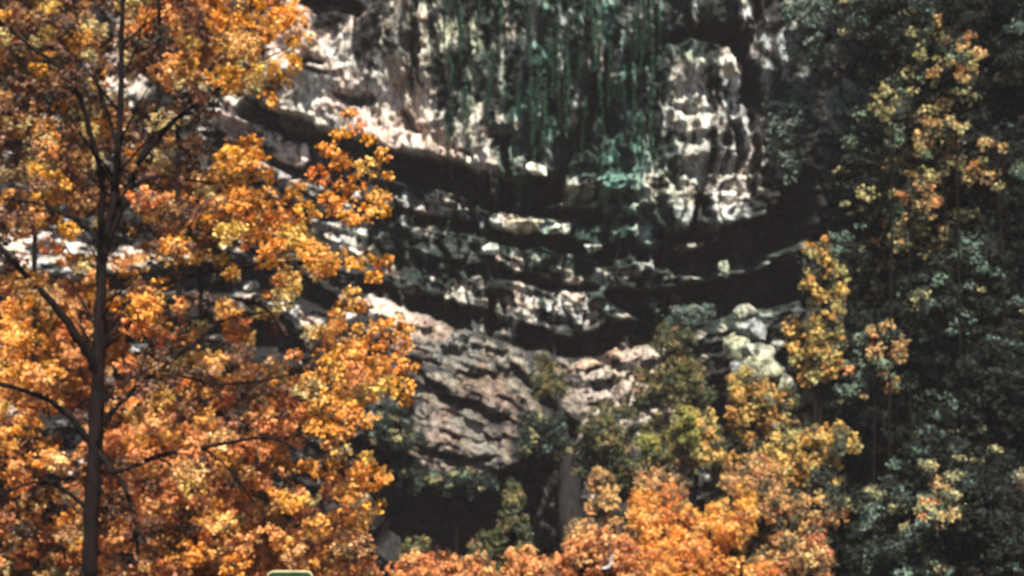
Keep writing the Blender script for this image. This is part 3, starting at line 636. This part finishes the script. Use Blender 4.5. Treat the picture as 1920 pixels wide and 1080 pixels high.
for i, (nm, lb, ct, gp, u, v, ru, rv, Y, pal, lf) in enumerate(TREES):
    cone = nm == 'conifer'
    tree(nm, lb, ct, gp, u, v, ru * 1.1, rv * 1.1, Y, pal, lf * .56, 1.0, 200 + i, M_GREEN if pal in ('teal', 'dark') else M_LEAF, trunk=not (ct == 'shrub' and v < 900), shape='cone' if cone else 'round', clump=.22)
DARK = [
    ('dark evergreen with gold and orange leaves scattered over its crown, high on the right', 1750, 250, 150, 210, 42, 'darkgold'),
    ('dark evergreen with orange specks below the gold and orange scattered one', 1740, 420, 90, 90, 41, 'darkgold'),
    ('dark evergreen behind the scattered gold tree, left side', 1680, 130, 110, 150, 50, 'dark'),
    ('dark evergreen filling the upper slope between the top trees', 1740, 120, 130, 170, 50, 'dark'),
    ('dark evergreen far back on the slope at middle height', 1780, 400, 140, 180, 49, 'dark'),
    ('dark evergreen far back right of the tall narrow gold tree', 1640, 420, 110, 150, 50, 'dark'),
    ('dark evergreen far back above the lower right corner', 1820, 620, 140, 170, 47, 'deep'),
    ('dark evergreen far back between outcrop and lower right trees', 1600, 820, 120, 130, 46, 'dark'),
    ('dark evergreen at the bottom between the tan trees and the corner', 1720, 1040, 120, 100, 35, 'dark'),
    ('thin leaved orange tree, leftmost of the gold flecked crowns at upper right', 1675, 190, 48, 50, 38.5, 'fleck'),
    ('thin leaved gold tree, highest of the gold flecked crowns at upper right', 1790, 120, 85, 50, 38.2, 'fleck'),
    ('thin leaved tan gold tree in the middle of the gold flecked crowns', 1770, 265, 90, 75, 38.8, 'fleck'),
    ('thin leaved pale tree, rightmost of the gold flecked crowns', 1870, 290, 55, 70, 38.4, 'fleck'),
    ('thin leaved tan gold tree, lowest of the gold flecked crowns', 1705, 400, 75, 80, 39, 'fleck'),
    ('dark evergreen close behind the bright gold leaning tree', 1590, 740, 85, 110, 42, 'dark'),
    ('dark evergreen close right of the thin leaved tan tree', 1710, 610, 90, 110, 40, 'dark'),
    ('dark evergreen close below the lowest gold flecked crown', 1800, 500, 110, 120, 39.5, 'dark'),
    ('thin leaved tan tree right of the golden trees at middle height', 1640, 680, 70, 100, 38.8, 'fleck'),
    ('thin leaved yellow tufted tree low on the right, amid dark evergreens', 1760, 950, 80, 45, 33, 'fleck'),
    ('small evergreen with gold specks high beside the scattered gold one', 1790, 150, 100, 130, 41, 'darkgold'),
    ('dark tree below the bright gold leaning tree, right of the tan tree', 1560, 960, 70, 80, 36.5, 'dark'),
    ('dark evergreen behind the tall narrow gold tree', 1590, 560, 80, 110, 47, 'dark'),
    ('dark tree at the top right corner', 1880, 80, 150, 170, 40, 'deep'),
    ('dark tree reaching past the top edge beside the pale green shrub', 1680, 20, 130, 120, 46, 'dark'),
    ('dark evergreen just right of the rounded grey green shrub', 1610, 330, 90, 120, 48, 'dark'),
    ('dark tree at the right edge, middle height', 1880, 420, 130, 180, 40, 'deep'),
    ('dark evergreen with a few gold leaves right of the tall narrow gold tree', 1680, 500, 110, 140, 43, 'darkgold'),
    ('dark green tree right of the grey outcrop', 1620, 720, 110, 130, 43, 'dark'),
    ('dark tree in the middle of the lower right', 1760, 700, 130, 150, 40, 'dark'),
    ('dark tree at the right edge, below the middle', 1890, 720, 120, 150, 37, 'deep'),
    ('dark tree with yellow leaf tufts near the bottom right', 1760, 940, 130, 120, 36, 'dark'),
    ('dark tree right of the brown tree at the bottom', 1640, 1020, 120, 110, 37, 'dark'),
    ('dark evergreen beyond the right edge, low', 2080, 820, 130, 220, 38, 'dark'),
    ('dark evergreen beyond the right edge, middle', 2080, 420, 130, 240, 44, 'dark'),
    ('dark evergreen beyond the right edge, high', 2060, 80, 130, 220, 46, 'dark'),
    ('dark evergreen farthest beyond the right edge', 2270, 700, 130, 300, 42, 'dark'),
    ('dark tree in the bottom right corner', 1890, 1010, 130, 130, 34, 'deep'),
]
for i, (lb, u, v, ru, rv, Y, pal) in enumerate(DARK):
    if pal == 'fleck':
        tree('thin_leaved_tree', lb, 'tree', 'thin leaved gold trees on the right slope', u, v, ru, rv, Y, pal, .075, .8, 400 + i, M_LEAF, clump=.12, fill=.16)
        continue
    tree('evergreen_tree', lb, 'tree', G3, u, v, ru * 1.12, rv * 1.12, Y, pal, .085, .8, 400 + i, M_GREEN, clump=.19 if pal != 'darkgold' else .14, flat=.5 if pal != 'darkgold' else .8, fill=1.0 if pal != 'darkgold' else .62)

# ------------------------------------------------------------------ bare trunks, branches, board
def pole_tree(name, label, pts, Y, mat, cat='tree trunk', group=None, toground=True):
    p = [at(u, v, Y) for u, v, r in pts]; b = p[0].copy()
    root = empty(name, b); tag(root, label, cat, group)
    V, F = tube([[(*(q - b), r * kpx(Y)) for q, (u, v, r) in zip(p, pts)]], 9, .03, 3)
    mesh_np('stem', V, F, mat, root, smooth=True)
    return root
pole_tree('dead_tree', 'broad grey dead tree stem standing at the edge of the black hollow', [(1072, 1010, 26), (1066, 900, 20), (1062, 850, 16), (1050, 800, 11), (1052, 770, 6), (1044, 748, 2)], 55.5, M_GREYBARK)
pole_tree('dead_branch', 'small curved pale dead branch among the orange leaves at the bottom', [(1128, 1066, 2.2), (1140, 1064, 3), (1146, 1056, 3), (1147, 1048, 2.2), (1146, 1040, 1)], 29.4, M_PALEBARK, 'branch')
pole_tree('dead_branch', 'short dark branch sticking out over the pink rock beside the maple boughs', [(548, 118, 4), (580, 128, 5), (614, 137, 3)], 50.8, M_BARK, 'branch')

def board():
    import bmesh
    Yb = 8.0; k = kpx(Yb); c = at(543, 1097, Yb); gz = float(ground_z(c[0], Yb))
    root = empty('sign_board', (c[0], Yb, gz)); tag(root, 'dark green rounded board with a pale rim, only its top showing at the bottom edge', 'board')
    def rr(name, hw, hh, y0, y1, mat, rad):
        bm = bmesh.new(); pts = []
        for cx, cz, a0 in ((hw - rad, hh - rad, 0), (-hw + rad, hh - rad, 90), (-hw + rad, -hh + rad, 180), (hw - rad, -hh + rad, 270)):
            for j in range(6):
                a = math.radians(a0 + j * 18); pts.append((cx + rad * math.cos(a), cz + rad * math.sin(a)))
        f = [bm.verts.new((x, y0, z + c[2] - gz)) for x, z in pts]; b = [bm.verts.new((x, y1, z + c[2] - gz)) for x, z in pts]
        bm.faces.new(f); bm.faces.new(b[::-1]); n = len(pts)
        for j in range(n): bm.faces.new((f[j], b[j], b[(j + 1) % n], f[(j + 1) % n]))
        bmesh.ops.recalc_face_normals(bm, faces=bm.faces[:])
        me = bpy.data.meshes.new(name); bm.to_mesh(me); bm.free(); me.materials.append(mat)
        o = bpy.data.objects.new(name, me); COL.objects.link(o); o.parent = root
    hh = 26 * k
    rr('rim', 44 * k, hh, 0, .03, noise_mat('pale_rim', (.2, .2, .1), (.38, .36, .2), 9, .1, .6), 14 * k)
    rr('panel', 41 * k, hh - 2.5 * k, -.006, .01, noise_mat('green_panel', (.01, .02, .012), (.025, .045, .025), 9, .1, .5), 10 * k)
    V, F = tube([[(0, .05, -.1, .03), (0, .05, (c[2] - gz) * .5, .03), (0, .05, c[2] - gz, .03)]], 10, 0, 1)
    mesh_np('post', V, F, M_GREYBARK, root, smooth=True)
board()

# hanging moss and creeper strands on the upper wall
def strand_proto():
    rg = np.random.default_rng(77)
    root = empty('hanging_creeper', (0, 0, 0))
    L = 2.6; n = 60
    cen = np.stack([np.cumsum(rg.normal(0, .018, n)), rg.normal(0, .03, n), -np.linspace(0, L, n)], 1); rad = np.linspace(.07, .03, n) * rg.uniform(.6, 1.4, n)
    V, F, C = leaves(cen, rad, np.full(n, 22), .045, pick('teal', n, rg) * np.array([.26, .50, .38]), rg, flat=1.2, up=.2)
    mesh_np('foliage', V, F, M_GREEN, root, C)
    V, F = tube([[(0, 0, .1, .02), (.03, .02, -L * .5, .014), (0, 0, -L, .005)]], 5, .3, 4); mesh_np('stem', V, F, M_BARK, root)
    return root
pr = strand_proto(); rg = np.random.default_rng(5)
for _q in (): pass
LB = 'green creeper strand hanging down the dark streaked wall at top centre'
for i in range(64):
    if i == 0: o = pr
    else:
        o = pr.copy(); COL.objects.link(o)
        for ch in pr.children:
            c = ch.copy(); COL.objects.link(c); c.parent = o
    u = rg.uniform(840, 1240); v = rg.uniform(-60, 215)
    x = (u - 960) * kpx(YC); z = CAMZ + (540 - v) * kpx(YC)
    o.location = (x, cliff_y(x, z) - .1, z); o.rotation_euler = (0, 0, rg.uniform(0, 6.28)); s = rg.uniform(.5, 1.15); o.scale = (s, s, s * rg.uniform(.7, 1.2))
    tag(o, LB, 'creeper', 'creeper strands on the dark wall')

# ------------------------------------------------------------------ thin volume added to lift the dark tones, not real mist
def added_haze():
    import bmesh
    bm = bmesh.new(); bmesh.ops.create_cube(bm, size=1)
    me = bpy.data.meshes.new('added_haze'); bm.to_mesh(me); bm.free()
    o = bpy.data.objects.new('added_haze', me); COL.objects.link(o)
    o.scale = (1900, 1620, 70); o.location = (0, 150, 30)
    m = bpy.data.materials.new('added_haze'); m.use_nodes = True; t = m.node_tree; t.nodes.clear()
    out = t.nodes.new('ShaderNodeOutputMaterial'); v = t.nodes.new('ShaderNodeVolumePrincipled')
    v.inputs['Density'].default_value = .00032; v.inputs['Color'].default_value = (.95, .86, .86, 1)
    t.links.new(v.outputs[0], out.inputs['Volume']); me.materials.append(m)
    tag(o, kind='stuff')
added_haze()
